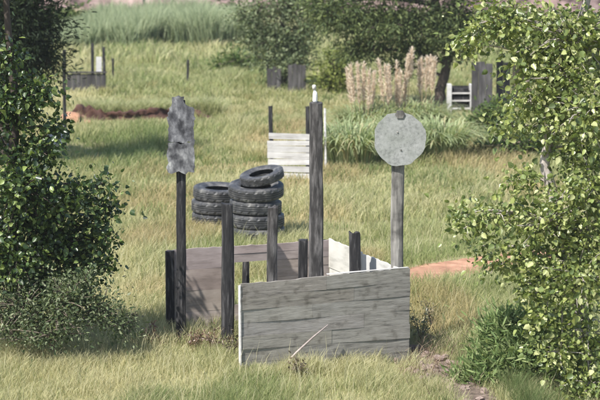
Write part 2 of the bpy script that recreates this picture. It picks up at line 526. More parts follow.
def make_grass():
    Pl, Hl, Wl, Al, Ll, Cb, Ct = [], [], [], [], [], [], []

    def emit(x, y, h, wd, lean, cb, ct):
        n = len(x)
        Pl.append(np.stack([x, y, gz(x, y) - 0.01], 1)); Hl.append(h); Wl.append(wd)
        Al.append(RNG.uniform(0, 6.283, n)); Ll.append(lean); Cb.append(cb); Ct.append(ct)

    def zone(n, y0, y1, hgt, wid, clump, straw):
        x, y = fan_points(n, y0, y1)
        d = fn(x, y, clump) + 0.6 * fn(x, y, clump * 0.35, 2.0)
        keep = RNG.uniform(-2.3, -0.25, n) < d
        keep |= RNG.uniform(0, 1, n) < 0.45
        keep &= near_line(x, y, PATH, PATHW) > RNG.uniform(0.35, 1.15, n) ** 0.6 * 1.05
        keep &= near_line(x, y, BARE, BAREW) > RNG.uniform(0.25, 1.25, n)
        # enclosure walls keep a thin clear line
        x, y, d = x[keep], y[keep], d[keep]
        n = len(x)
        px = px_of(x, y)
        h = hgt * RNG.uniform(0.45, 1.15, n) * np.clip(1 + 0.35 * d, 0.55, 2)
        s = straw + 0.36 * fn(x, y, 1.5, 3.0) + 0.28 * fn(x, y, 4.5, 5.0)
        # pale mown strip, tree shadow painted as deep green grass on the left, greener ground on the right
        strip_ = np.exp(-((y - 60.5 - 0.02 * x) / 2.6) ** 2)
        s = s + 0.35 * strip_
        h = h * (1 - 0.6 * strip_)
        tree_shade = np.exp(-((px - 120) / 70) ** 2 - ((y - 47) / 5.0) ** 2)
        s = s - 0.9 * tree_shade
        h = h * (1 + 0.5 * tree_shade)
        s = s - 0.25 * np.clip((px - 330) / 120, 0, 1) * (y > 27) * (y < 45)
        s = s + 0.25 * np.exp(-((px - 130) / 50) ** 2 - ((y - 31) / 5) ** 2)
        back = np.clip((y - 63) / 4, 0, 1) * (px < 320)
        h = h * (1 + 0.35 * back)
        s = s + 0.15 * back * fn(x, y, 2.0, 7.0) * 2 + 0.02 * back
        ledge = (px > 72) & (px < 216) & (y > 53.2) & (y < 55.7)
        h = np.where(ledge, h * 0.3, h)
        s = s + 0.08 + RNG.normal(0, 0.24, n)
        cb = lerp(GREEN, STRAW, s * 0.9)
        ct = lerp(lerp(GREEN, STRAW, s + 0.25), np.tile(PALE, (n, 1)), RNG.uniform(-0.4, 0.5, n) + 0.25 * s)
        oc = np.clip(1.6 * fn(x, y, 1.9, 9.0) - 0.65 + 0.5 * np.exp(-((y - 38) / 3.0) ** 2), 0, 0.5) * (y > 27.5) * (y < 60)
        cb = lerp(cb, np.tile(OCHRE * 0.8, (n, 1)), oc); ct = lerp(ct, np.tile(OCHRE, (n, 1)), oc)
        dp = RNG.uniform(0, 1, n) < 0.08 + 0.5 * tree_shade + 0.35 * (fn(x, y, 0.9, 11.0) > 0.75)
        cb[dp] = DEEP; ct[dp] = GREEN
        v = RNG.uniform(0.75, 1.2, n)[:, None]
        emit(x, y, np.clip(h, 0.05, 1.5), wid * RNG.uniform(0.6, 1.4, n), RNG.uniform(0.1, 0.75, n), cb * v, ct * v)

    zone(150000, 21.5, 26.6, 0.20, 0.0055, 0.5, 0.45)
    zone(150000, 26.6, 37, 0.19, 0.008, 0.8, 0.45)
    zone(150000, 37, 58, 0.21, 0.014, 1.2, 0.42)
    zone(80000, 58, 72, 0.28, 0.024, 1.4, 0.40)
    zone(80000, 72, 105, 0.42, 0.04, 2.0, 0.36)

    # dead stalks and straw lying over the stony patch and round the walls
    for (cx, cy, sx_, sy_, n) in ((1.75, 25.6, 0.35, 0.9, 420), (-1.2, 27.0, 0.5, 0.2, 260), (-2.4, 27.2, 0.5, 0.5, 200), (1.7, 26.6, 0.25, 0.4, 220)):
        x, y = cx + RNG.normal(0, sx_, n), cy + RNG.normal(0, sy_, n)
        s = RNG.uniform(0, 1, n)
        c = lerp(np.array([0.16, 0.10, 0.075]), np.array([0.45, 0.35, 0.25]), s)
        emit(x, y, RNG.uniform(0.10, 0.34, n), RNG.uniform(0.005, 0.010, n), RNG.uniform(0.5, 0.98, n), c, c)
    # darker green tussocks standing out of the meadow
    nc, kb = 420, 60
    cx, cy = fan_points(nc, 26.8, 72)
    k = (near_line(cx, cy, PATH, PATHW) > 1.3) & ~((px_of(cx, cy) > 160) & (px_of(cx, cy) < 410) & (cy < 30))
    cx, cy = cx[k], cy[k]
    rad = np.repeat(RNG.uniform(0.08, 0.30, len(cx)), kb)
    x = np.repeat(cx, kb) + RNG.normal(0, 1, len(cx) * kb) * rad
    y = np.repeat(cy, kb) + RNG.normal(0, 1, len(cx) * kb) * rad
    n = len(x)
    s = np.repeat(RNG.uniform(0, 1, len(cx)), kb)
    emit(x, y, RNG.uniform(0.14, 0.34, n) * (1 + 0.3 * s), 0.008 + 0.00035 * (y - 26), RNG.uniform(0.2, 0.9, n), lerp(DEEP, GREEN, s), lerp(GREEN, OCHRE, s * 0.9))
    # turf over the lip of the eroded bank, hanging a little over the raw face
    n = 5000
    x = RNG.uniform(A(84, 118, 55.5).x, A(222, 116, 55.5).x, n)
    y = 55.75 + 0.25 * fn(x, 5 + 0 * x, 0.4) * 0.8 + np.abs(RNG.normal(0, 0.5, n)) - 0.12
    s = RNG.uniform(0, 1, n)
    emit(x, y, 0.40 * RNG.uniform(0.5, 1.2, n) + 0.22 * np.exp(-((y - 55.7) / 0.5) ** 2), np.full(n, 0.016), RNG.uniform(0.2, 0.9, n), lerp(GREEN, STRAW, s * 0.8), lerp(GREEN, PALE, s))
    # seed stalks standing above the near grass
    n = 5200
    x, y = fan_points(n, 21.5, 36)
    k = (fn(x, y, 0.7, 4.0) > RNG.uniform(-0.6, 1.2, n)) & (near_line(x, y, PATH, PATHW) > 1.1) & (near_line(x, y, BARE, BAREW) > 1.1)
    x, y = x[k], y[k]; n = len(x)
    emit(x, y, RNG.uniform(0.28, 0.52, n), np.full(n, 0.006), RNG.uniform(0.05, 0.4, n), np.tile(STRAW, (n, 1)), np.tile(PALE, (n, 1)) * 1.05)
    # tufts crowding the foot of the walls and posts
    for (q0, q1, cnt, hh) in (((-0.95, 25.0), (1.7, 26.05), 2600, 0.22), ((-2.2, 27.2), (-0.7, 27.3), 1500, 0.24), ((-0.9, 24.9), (0.5, 25.4), 900, 0.22)):
        t = RNG.uniform(0, 1, cnt)
        x = q0[0] + (q1[0] - q0[0]) * t + RNG.normal(0, 0.12, cnt)
        y = q0[1] + (q1[1] - q0[1]) * t - np.abs(RNG.normal(0, 0.16, cnt))
        hs = hh * RNG.uniform(0.4, 1.1, cnt) * (0.75 + 0.5 * fn(x, y, 0.22))
        s = RNG.uniform(0, 1.1, cnt)
        emit(x, y, np.clip(hs, 0.05, 1), RNG.uniform(0.004, 0.008, cnt), RNG.uniform(0.1, 0.7, cnt), lerp(GREEN, STRAW, s), lerp(np.tile(STRAW, (cnt, 1)), PALE, s))
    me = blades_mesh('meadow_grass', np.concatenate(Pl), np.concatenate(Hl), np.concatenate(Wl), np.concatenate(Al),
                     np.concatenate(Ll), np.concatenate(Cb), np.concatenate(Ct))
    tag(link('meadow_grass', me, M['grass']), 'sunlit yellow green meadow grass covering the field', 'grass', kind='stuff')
make_grass()


def tuft_field(name, label, n, xs, ys_, h, wd, cb, ct, lean=(0.1, 0.6)):
    x, y = xs, ys_
    n = len(x)
    me = blades_mesh(name, np.stack([x, y, gz(x, y) - 0.02], 1), h, wd, RNG.uniform(0, 6.283, n), RNG.uniform(*lean, n), cb, ct)
    return tag(link(name, me, M['grass']), label, 'grass', kind='stuff')


# soft deep green grass under the right tree
n = 15000
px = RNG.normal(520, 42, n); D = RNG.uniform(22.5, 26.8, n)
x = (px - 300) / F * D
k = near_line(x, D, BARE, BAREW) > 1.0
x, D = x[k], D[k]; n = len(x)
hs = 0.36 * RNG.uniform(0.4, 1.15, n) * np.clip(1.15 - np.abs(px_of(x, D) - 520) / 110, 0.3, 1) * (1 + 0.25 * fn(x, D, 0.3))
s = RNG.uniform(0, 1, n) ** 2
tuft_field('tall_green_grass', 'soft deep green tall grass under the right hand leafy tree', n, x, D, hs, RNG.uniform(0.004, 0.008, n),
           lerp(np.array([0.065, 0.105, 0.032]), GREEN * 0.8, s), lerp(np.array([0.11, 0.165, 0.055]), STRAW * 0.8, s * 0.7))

# reed bed in the distance
n = 26000
px = RNG.uniform(20, 268, n); D = 79 + RNG.uniform(0, 9, n) + 0.8 * fn(px, px * 0, 22.0)
x = (px - 300) / F * D
hs = (1.5 + 0.22 * fn(x, D, 1.1)) * np.clip(0.45 + (px - 50) / 150, 0.4, 1.05) * RNG.uniform(0.6, 1.1, n) * np.clip((272 - px) / 30, 0.35, 1)
s = RNG.uniform(0, 1, n)
tuft_field('reed_bed', 'band of grey green reeds in front of the reddish berm', n, x, D, hs, RNG.uniform(0.035, 0.065, n),
           lerp(np.array([0.085, 0.125, 0.06]), np.array([0.16, 0.20, 0.10]), s), lerp(np.array([0.28, 0.34, 0.20]), np.array([0.47, 0.50, 0.32]), s), (0.05, 0.45))


# ------------------------------------------------------------------ plants and trees
def leaves_mesh(name, P, Nn, Td, size, col, shape='leaf', smooth=True):
    """P positions, Nn leaf normals, Td direction base->tip"""
    N = len(P)
    Td = Td - Nn * np.sum(Td * Nn, 1, keepdims=True)
    Td /= np.linalg.norm(Td, axis=1, keepdims=True) + 1e-9
    S = np.cross(Nn, Td)
    if shape == 'leaf':
        k = 8
        tpl = [(0, 0, 0), (0.24, 0.05, 0.07), (0.41, 0.30, 0.11), (0.27, 0.68, 0.04), (0, 1, -0.14), (-0.27, 0.68, 0.04), (-0.41, 0.30, 0.11), (-0.24, 0.05, 0.07)]
        V = np.stack([P + size[:, None] * (S * a + Td * b + Nn * c) for a, b, c in tpl], 1).reshape(-1, 3)
        o = (np.arange(N) * 8)[:, None]
        loops = (o + np.array([[0, 1, 2, 3, 4, 0, 4, 5, 6, 7]])).ravel()
        return np_mesh(name, V, loops, np.full(2 * N, 5), np.repeat(col, 8, axis=0), smooth=True)
    if shape == 'small':
        tpl = [(0, 0, 0), (0.22, 0.30, 0.05), (0.18, 0.70, 0.05), (0, 1, -0.05), (-0.18, 0.70, 0.05), (-0.22, 0.30, 0.05)]
    elif shape == 'strand':
        tpl = [(0, 0, 0), (0.085, 0.3, 0.0), (0.07, 0.75, 0.0), (0, 1, 0.0), (-0.07, 0.75, 0.0), (-0.085, 0.3, 0.0)]
    else:
        tpl = [(0, 0, 0), (0.13, 0.3, 0.04), (0.10, 0.75, 0.03), (0, 1, -0.15), (-0.10, 0.75, 0.03), (-0.13, 0.3, 0.04)]
    V = np.stack([P + size[:, None] * (S * a + Td * b + Nn * c) for a, b, c in tpl], 1).reshape(-1, 3)
    o = (np.arange(N) * 6)[:, None]
    loops = (o + np.array([[0, 1, 2, 3, 0, 3, 4, 5]])).ravel()
    c = np.repeat(col, 6, axis=0)
    return np_mesh(name, V, loops, np.full(2 * N, 4), c)


def rand_unit(n):
    v = RNG.normal(0, 1, (n, 3))
    return v / np.linalg.norm(v, axis=1, keepdims=True)


def make_tree(name, label, cat, base, trunk, blobs, lpc, size, cols, crad, barkm, leafm, shape='leaf', group=None, up=0.5,
              limb_r=0.045, flat=0.8, twig_r=0.007, droop=0.0):
    """trunk: [(point, radius)]; blobs: [(centre, (rx, ry, rz), clusters)]; all in world coordinates"""
    base = Vector(base)
    root = empty(name, base, label, cat, group)
    mb = MB()
    tp = [Vector(p) - base for p, r in trunk]
    tr = [r for p, r in trunk]
    # smooth the trunk
    pts, rad = [], []
    for i in range(len(tp) - 1):
        for q in range(4):
            t = q / 4
            pts.append(tp[i].lerp(tp[i + 1], t) + Vector((random.uniform(-1, 1), random.uniform(-1, 1), 0)) * tr[i] * 0.18)
            rad.append(tr[i] + (tr[i + 1] - tr[i]) * t)
    pts.append(tp[-1]); rad.append(tr[-1])
    mb.tube(pts, rad, 9)
    nodes = [p for p in pts[len(pts) // 4:]]
    LP, LT, LO = [], [], []
    for c, r, ncl in blobs:
        c = Vector(c) - base
        # limb from the trunk point a little below the blob
        src = min(nodes, key=lambda q: (q - c).length + 0.8 * max(0, q.z - c.z))
        mid = src.lerp(c, 0.5) + Vector((random.uniform(-.1, .1), random.uniform(-.1, .1), 0.12)) * (c - src).length
        lp = []
        for q in range(7):
            t = q / 6
            lp.append(src * (1 - t) ** 2 + mid * 2 * t * (1 - t) + c * t * t + Vector([random.uniform(-1, 1) * 0.02 for _ in range(3)]))
        L = (c - src).length
        r0 = min(limb_r * (0.5 + 0.25 * L), rad[0] * 0.7)
        mb.tube(lp, [r0 * (1 - 0.7 * q / 6) for q in range(7)], 6)
        d = rand_unit(ncl)
        rr = RNG.uniform(0.03, 1, ncl) ** 0.55 * RNG.uniform(0.75, 1.28, ncl)
        cps = np.array(c) + d * rr[:, None] * np.array(r)
        for cp in cps:
            cpv = Vector(cp)
            s0 = min(lp[2:], key=lambda q: (q - cpv).length)
            mid = s0.lerp(cpv, 0.55) + Vector((random.uniform(-.15, .15), random.uniform(-.15, .15), random.uniform(-0.05, 0.2))) * (cpv - s0).length
            tw = [s0 * (1 - t) ** 2 + mid * 2 * t * (1 - t) + cpv * t * t for t in (0, .25, .5, .75, 1)]
            mb.tube(tw, [twig_r * 1.8, twig_r * 1.5, twig_r * 1.2, twig_r, twig_r * 0.5], 4, cap=False)
            n = max(3, int(lpc * random.uniform(0.35, 1.65)))
            # leaves along the outer half of the twig and around its end
            t = RNG.uniform(0.45, 1.0, n)[:, None]
            along = np.array(s0) * (1 - t) ** 2 + np.array(mid) * 2 * t * (1 - t) + cp * t * t
            off = RNG.normal(0, 1, (n, 3)) * crad * random.uniform(0.6, 1.5) * np.array([1, 1, flat])
            LP.append(along + off)
            LT.append(off / (np.linalg.norm(off, axis=1, keepdims=True) + 1e-6))
            LO.append(np.tile(np.array(cp - np.array(c)) / np.array(r), (n, 1)) * 0.5 + np.random.default_rng(int(abs(cp[0] * 1e4)) % 9999).uniform(0, 1) * 0)
    mb.build('trunk', barkm, root, smooth=True)
    P = np.concatenate(LP); T = np.concatenate(LT); O = np.concatenate(LO)
    n = len(P)
    Nn = rand_unit(n) * (1 - up) + np.array([[0, 0, 1.0]]) * up + O * 0.5
    Nn /= np.linalg.norm(Nn, axis=1, keepdims=True)
    T = T + rand_unit(n) * 0.5 + np.array([[0, 0, -droop]])
    cols = np.array(cols)
    u = RNG.uniform(0, 1, n) ** 1.2 * (len(cols) - 1)
    i0 = np.clip(u.astype(int), 0, len(cols) - 2)
    C = cols[i0] + (cols[i0 + 1] - cols[i0]) * (u - i0)[:, None]
    C = C * RNG.uniform(0.8, 1.2, n)[:, None]
    me = leaves_mesh('crown', P, Nn, T, size * RNG.uniform(0.42, 1.35, n), C, shape)
    link('crown', me, leafm, root)
    return root


def blob(px, py, D, rx, ry, ncl, rd=None):
    s = D / F
    rd = rd if rd is not None else 0.5 * (rx + ry)
    return (A(px, py, D), (rx * s, rd * s, ry * s), ncl)


# leafy tree on the right, branches reaching into the view
Dr = 24.2
b = A(592, 408, Dr); b.z = gz(b.x, b.y)
tr = [(b, 0.10), (A(584, 320, Dr), 0.085), (A(560, 235, Dr), 0.075), (A(545, 165, Dr), 0.065), (A(556, 95, Dr + .1), 0.055), (A(585, 10, Dr), 0.045),
      (A(605, -90, Dr), 0.035), (A(610, -190, Dr), 0.02)]
blobs = [blob(570, 35, Dr - .2, 70, 45, 60), blob(505, 22, Dr - .1, 38, 24, 30), blob(470, 42, Dr, 22, 12, 8), blob(590, 115, Dr - .5, 60, 50, 60),
         blob(532, 100, Dr - .2, 28, 22, 17), blob(515, 126, Dr + .2, 26, 12, 8), blob(590, 190, Dr - .4, 48, 42, 40), blob(503, 215, Dr + .1, 28, 13, 13),
         blob(472, 226, Dr, 18, 9, 7), blob(545, 225, Dr - .3, 36, 24, 28), blob(520, 180, Dr, 22, 10, 8), blob(580, 275, Dr - .4, 48, 42, 48),
         blob(527, 262, Dr - .1, 22, 20, 14), blob(494, 268, Dr, 12, 14, 6), blob(545, 320, Dr - .2, 24, 18, 10), blob(590, 335, Dr - .3, 36, 30, 26), blob(592, 385, Dr - .5, 36, 28, 40), blob(562, 352, Dr - .3, 22, 20, 18), blob(585, 232, Dr - .2, 34, 26, 26), blob(583, 150, Dr - .1, 34, 26, 24), blob(560, 75, Dr - .3, 40, 26, 30), blob(540, 288, Dr - .1, 22, 18, 14), blob(530, 60, Dr + .1, 26, 18, 16), blob(486, 246, Dr, 12, 10, 4), blob(463, 216, Dr + .1, 9, 5, 3),
         blob(660, 60, Dr, 80, 80, 70), blob(665, 200, Dr, 70, 80, 70), blob(570, -70, Dr, 80, 50, 60), blob(650, -120, Dr, 90, 70, 60)]
make_tree('leafy_tree', 'leafy poplar tree with pale bark leaning in on the right of the picture', 'tree', b, tr, blobs, 28, 0.070,
          [(0.09, 0.125, 0.04), (0.17, 0.215, 0.065), (0.28, 0.315, 0.10), (0.42, 0.43, 0.22)], 0.125, M['bark'], M['leaf'], limb_r=0.03, up=0.25, droop=0.5, twig_r=0.006)

# leafy tree on the left
Dl = 26.4
b = A(12, 352, Dl); b.z = gz(b.x, b.y)
tr = [(b, 0.10), (A(16, 280, Dl), 0.09), (A(10, 190, Dl), 0.075), (A(16, 110, Dl), 0.06), (A(8, 30, Dl), 0.045), (A(0, -60, Dl), 0.03)]
blobs = [blob(16, 105, Dl, 30, 30, 36), blob(2, 60, Dl + .1, 28, 30, 18), blob(38, 150, Dl - .1, 24, 28, 26), blob(68, 195, Dl - .1, 26, 24, 22),
         blob(20, 190, Dl - .3, 42, 40, 44), blob(58, 240, Dl, 30, 30, 30), blob(15, 260, Dl - .2, 48, 36, 44), blob(40, 290, Dl, 50, 26, 40), blob(78, 258, Dl + .1, 18, 26, 14), blob(30, 215, Dl + .2, 50, 50, 40), blob(97, 186, Dl, 12, 8, 5), blob(54, 128, Dl, 9, 12, 4), blob(108, 205, Dl + .1, 8, 10, 4), blob(100, 265, Dl, 14, 10, 7), blob(42, 88, Dl, 10, 12, 6), blob(105, 240, Dl - .1, 8, 8, 3),
         blob(88, 225, Dl + .1, 18, 22, 11), blob(-50, 120, Dl, 60, 90, 60), blob(-60, 260, Dl, 60, 60, 50), blob(-30, -30, Dl, 50, 45, 30), blob(70, 285, Dl + .2, 34, 20, 20)]
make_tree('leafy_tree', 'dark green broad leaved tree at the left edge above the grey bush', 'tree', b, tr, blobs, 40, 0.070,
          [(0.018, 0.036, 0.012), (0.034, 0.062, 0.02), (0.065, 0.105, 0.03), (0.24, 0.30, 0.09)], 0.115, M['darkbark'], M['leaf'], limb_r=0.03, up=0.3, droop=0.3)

# greyish bush under the left tree
Db = 25.9
b = A(50, 352, Db); b.z = gz(b.x, b.y)
tr = [(b, 0.05), (b + Vector((0.02, 0, 0.18)), 0.04), (b + Vector((0.0, 0, 0.4)), 0.025)]
blobs = [blob(20, 306, Db, 38, 36, 60), blob(62, 302, Db - .1, 34, 36, 64), blob(100, 312, Db + .1, 22, 26, 34), blob(84, 282, Db + .1, 20, 16, 16), blob(122, 326, Db + .1, 12, 14, 12), blob(-20, 310, Db, 40, 40, 30), blob(50, 335, Db - .25, 50, 14, 24)]
make_tree('bush', 'grey green small leaved bush at the foot of the left tree', 'bush', b, tr, blobs, 40, 0.052,
          [(0.05, 0.075, 0.035), (0.09, 0.12, 0.055), (0.16, 0.19, 0.10), (0.27, 0.29, 0.19)], 0.09, M['twig'], M['dull_leaf'], 'small', limb_r=0.02, up=0.35)

# soft feathery bush in the lower right corner
Df = 24.9
b = A(522, 398, Df); b.z = gz(b.x, b.y)
tr = [(b, 0.03), (b + Vector((0.02, 0, 0.2)), 0.022), (b + Vector((0.0, 0, 0.45)), 0.012)]
blobs = [blob(522, 356, Df - .1, 36, 32, 70), blob(492, 376, Df - .1, 24, 24, 36), blob(552, 366, Df + .1, 30, 30, 46), blob(508, 332, Df + .1, 24, 18, 28), blob(470, 388, Df, 16, 14, 16), blob(545, 330, Df + .2, 24, 18, 26)]
make_tree('bush', 'soft feathery green bush between the stony patch and the right tree', 'bush', b, tr, blobs, 130, 0.12,
          [(0.09, 0.14, 0.05), (0.15, 0.215, 0.075), (0.22, 0.28, 0.11), (0.32, 0.36, 0.17)], 0.12, M['twig'], M['grass'], 'strand', limb_r=0.015, twig_r=0.004, up=0.15, droop=-0.8)

# very dark tree standing further back on the left, shading the grass to its right
Dd = 45.5
b = A(2, 170, Dd); b.z = gz(b.x, b.y)
tr = [(b, 0.22), (A(6, 100, Dd), 0.18), (A(4, 20, Dd), 0.15), (A(0, -80, Dd), 0.1), (A(4, -150, Dd), 0.05)]
blobs = [blob(28, 20, Dd, 32, 28, 110), blob(32, 55, Dd, 28, 24, 80), blob(5, 40, Dd, 40, 40, 60), blob(25, -40, Dd, 36, 40, 60), blob(-30, -10, Dd, 50, 70, 70), blob(0, -110, Dd, 40, 40, 50)]
make_tree('dark_tree', 'very dark dense tree behind the left leafy tree', 'tree', b, tr, blobs, 62, 0.12,
          [(0.010, 0.018, 0.008), (0.018, 0.03, 0.012), (0.035, 0.055, 0.02)], 0.25, M['darkbark'], M['needle'], 'needle', limb_r=0.06, twig_r=0.012, up=0.3)

# trees along the top middle
Dc = 57.5
b = A(437, 111, Dc); b.z = gz(b.x, b.y)
tr = [(b, 0.17), (A(442, 85, Dc), 0.15), (A(449, 55, Dc), 0.13), (A(440, 20, Dc), 0.11), (A(425, -40, Dc), 0.08), (A(420, -120, Dc), 0.04)]
blobs = [blob(348, 18, Dc, 34, 18, 50), blob(395, 22, Dc - .4, 40, 22, 66), blob(450, 18, Dc, 42, 22, 62), blob(372, 46, Dc + .3, 22, 10, 22), blob(418, 50, Dc, 24, 11, 26),
         blob(398, 66, Dc + .2, 16, 6, 10), blob(352, 50, Dc, 10, 8, 7), blob(462, 48, Dc - .3, 18, 10, 14), blob(440, 36, Dc - .6, 16, 9, 12), blob(476, 30, Dc, 20, 16, 22),
         blob(385, -30, Dc, 70, 32, 90), blob(460, -40, Dc, 70, 40, 90), blob(425, -95, Dc, 60, 40, 60), blob(322, 6, Dc + .4, 22, 14, 20), blob(520, 20, Dc + .5, 34, 24, 36)]
make_tree('dark_tree', 'broad dark evergreen with leaning trunk above the pampas plumes', 'tree', b, tr, blobs, 62, 0.14,
          [(0.04, 0.06, 0.025), (0.075, 0.105, 0.04), (0.13, 0.165, 0.062), (0.24, 0.28, 0.11)], 0.22, M['darkbark'], M['needle'], 'needle', limb_r=0.07, twig_r=0.014, up=0.3, droop=0.4)

Dg = 64
b = A(284, 92, Dg); b.z = gz(b.x, b.y)
tr = [(b, 0.12), (A(285, 60, Dg), 0.10), (A(282, 20, Dg), 0.08), (A(285, -40, Dg), 0.05)]
blobs = [blob(272, 38, Dg, 30, 22, 70), blob(296, 46, Dg, 24, 20, 50), blob(254, 14, Dg, 30, 20, 50), blob(292, 8, Dg, 28, 22, 50), blob(280, -35, Dg, 40, 30, 60), blob(262, 58, Dg - .3, 16, 10, 20), blob(284, 64, Dg - .4, 18, 9, 22), blob(302, 62, Dg - .3, 12, 8, 12), blob(250, 38, Dg, 14, 12, 16), blob(312, 30, Dg, 14, 16, 20)]
make_tree('leafy_tree', 'grey green tree over the two dark boards, left of the dark evergreen', 'tree', b, tr, blobs, 48, 0.10,
          [(0.07, 0.10, 0.05), (0.12, 0.155, 0.08), (0.19, 0.225, 0.12), (0.30, 0.33, 0.20)], 0.22, M['darkbark'], M['dull_leaf'], 'small', limb_r=0.05, twig_r=0.01, up=0.35)


def shrub(label, px, py, D, rx, ry, n, size, cols, cat='shrub', name='shrub', lpc=22, crad=0.16, group=None, leaf='small'):
    b = A(px, py, D); b.z = gz(b.x, b.y)
    s = D / F
    tr = [(b, 0.05), (b + Vector((0, 0, ry * s * 0.7)), 0.035), (b + Vector((0.03, 0, ry * s * 1.2)), 0.02)]
    bl = [(b + Vector((0, 0, ry * s)), (rx * s, rx * s * 0.8, ry * s * 0.95), n), (b + Vector((-rx * s * 0.5, 0.1, ry * s * 0.6)), (rx * s * 0.6, rx * s * 0.6, ry * s * 0.6), n // 2),
          (b + Vector((rx * s * 0.5, -0.1, ry * s * 0.6)), (rx * s * 0.6, rx * s * 0.6, ry * s * 0.6), n // 2)]
    return make_tree(name, label, cat, b, tr, bl, lpc, size, cols, crad, M['twig'], M['dull_leaf'], leaf, limb_r=0.03, up=0.35, group=group)


YG = [(0.10, 0.13, 0.035), (0.17, 0.20, 0.055), (0.26, 0.28, 0.09)]
MG = [(0.05, 0.085, 0.025), (0.09, 0.13, 0.04), (0.15, 0.19, 0.06)]
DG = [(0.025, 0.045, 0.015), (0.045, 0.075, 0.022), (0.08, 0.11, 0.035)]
shrub('yellow green feathery shrub behind the white topped post', 334, 92, 62, 17, 26, 34, 0.14, YG)
shrub('bright green shrub in front of the grey board panel on the right', 492, 124, 52, 22, 16, 34, 0.13, MG)
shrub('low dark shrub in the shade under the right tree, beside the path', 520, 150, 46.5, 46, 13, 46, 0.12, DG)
shrub('yellow green shrub right of the tan palings', 560, 120, 54, 26, 24, 40, 0.14, YG)
shrub('dark shrub at the foot of the berm, right end of the reeds', 226, 24, 95, 16, 10, 20, 0.22, DG, crad=0.25)
shrub('olive shrub growing on the far side of the reeds below the berm', 66, 40, 88, 22, 16, 26, 0.2, MG, crad=0.25)
shrub('broad green shrub far right behind the leafy tree', 590, 90, 66, 34, 34, 44, 0.16, MG)
shrub('dull green low shrub on the meadow left of the two dark boards', 238, 72, 69.5, 22, 12, 26, 0.15, MG)


# pampas grass
def pampas(label, px, py, D, n, h, plumes, spread=0.5):
    b = A(px, py, D); b.z = gz(b.x, b.y)
    root = empty('pampas_grass', b, label, 'pampas grass', 'pampas grass clumps below the evergreen')
    az = RNG.uniform(0, 6.283, n)
    rr = spread * np.sqrt(RNG.uniform(0, 1, n))
    P0 = np.stack([rr * np.cos(az), rr * np.sin(az), np.zeros(n)], 1)
    a2 = az + RNG.normal(0, 0.5, n)
    L = h * RNG.uniform(0.6, 1.1, n)
    out = np.stack([np.cos(a2), np.sin(a2), np.zeros(n)], 1)
    side = np.stack([-np.sin(a2), np.cos(a2), np.zeros(n)], 1)
    wd = 0.016 * RNG.uniform(0.6, 1.3, n)
    le = RNG.uniform(0.15, 0.95, n)
    rows = []
    for t, ww in ((0, 0.8), (0.35, 1), (0.65, 0.8), (0.88, 0.5), (1.0, 0.1)):
        c = P0 + out * (L * le * t ** 1.6)[:, None] + np.array([[0, 0, 1.0]]) * (L * (1.15 * t - (0.35 + 0.45 * le) * t ** 3))[:, None]
        rows.append(c - side * (wd * ww)[:, None]); rows.append(c + side * (wd * ww)[:, None])
    V = np.stack(rows, 1).reshape(-1, 3)
    o = (np.arange(n) * 10)[:, None]
    loops = (o + np.array([[0, 1, 3, 2, 2, 3, 5, 4, 4, 5, 7, 6, 6, 7, 9, 8]])).ravel()
    s = RNG.uniform(0, 1, n)
    c = lerp(np.array([0.20, 0.26, 0.12]), np.array([0.42, 0.46, 0.26]), s)
    dry = RNG.uniform(0, 1, n) < 0.12
    c[dry] = STRAW * 0.8
    link('foliage', np_mesh('foliage', V, loops, np.full(4 * n, 4), np.repeat(c, 10, 0)), M['grass'], root)
    for (ppx, pty) in plumes:
        top = A(ppx + random.uniform(-1.5, 1.5), pty + random.uniform(-6, 9), D + random.uniform(-.4, .4)) - b
        foot = Vector((top.x * 0.55, top.y * 0.5, 0.2))
        mb = MB()
        mb.tube([foot, foot.lerp(top, 0.5) + Vector((0, 0, 0.03)), top], [0.012, 0.010, 0.006], 5, cap=False, col=(0.45, 0.36, 0.22))
        st = mb.build('stem', M['plume'], root)
        ax = (top - foot).normalized()
        m = 430
        PL = random.uniform(0.7, 1.05)
        t = RNG.uniform(0, 1, m)
        r = 0.058 * np.clip(t * 1.9, 0, 1) ** 0.8 * np.clip((1.08 - t) * 2.5, 0, 1)
        th = RNG.uniform(0, 6.283, m)
        o_ = np.stack([np.cos(th), np.sin(th), np.zeros(m)], 1)
        P = np.array(top) - np.array(ax) * (PL * t)[:, None] + o_ * (r * RNG.uniform(0.1, 0.8, m))[:, None]
        Td = o_ * 0.10 + np.array(ax) + RNG.normal(0, 0.06, (m, 3))
        Nn = rand_unit(m)
        c = lerp(np.array([0.66, 0.54, 0.41]), np.array([0.86, 0.77, 0.64]), RNG.uniform(0, 1, m))
        link('plume', leaves_mesh('plume', P, Nn, Td, RNG.uniform(0.07, 0.15, m), c, 'strand'), M['plume'], st)
    return root


pampas('pampas clump with pale plumes behind the round disc, leftmost plumes', 365, 138, 49.5, 700, 1.35, [(346, 68), (351, 62), (357, 66), (363, 64), (368, 68), (374, 72)])
pampas('middle pampas clump whose plumes rise straight above the round disc', 398, 135, 50, 700, 1.35,
       [(379, 60), (384, 63), (390, 60), (397, 58), (401, 64), (408, 60), (413, 56), (387, 68), (405, 70)])
pampas('pampas clump with plumes beside the leaning dark trunk', 424, 132, 50.5, 600, 1.3, [(418, 62), (422, 58), (427, 63), (431, 60), (436, 64)])
pampas('plumeless grey green pampas clump left of the round disc', 352, 164, 45.2, 900, 1.35, [], 0.6)
pampas('plumeless grey green pampas clump hidden partly by the round disc', 396, 160, 46, 800, 1.3, [], 0.6)
pampas('plumeless grey green pampas clump right of the round disc', 438, 157, 46, 800, 1.25, [], 0.6)


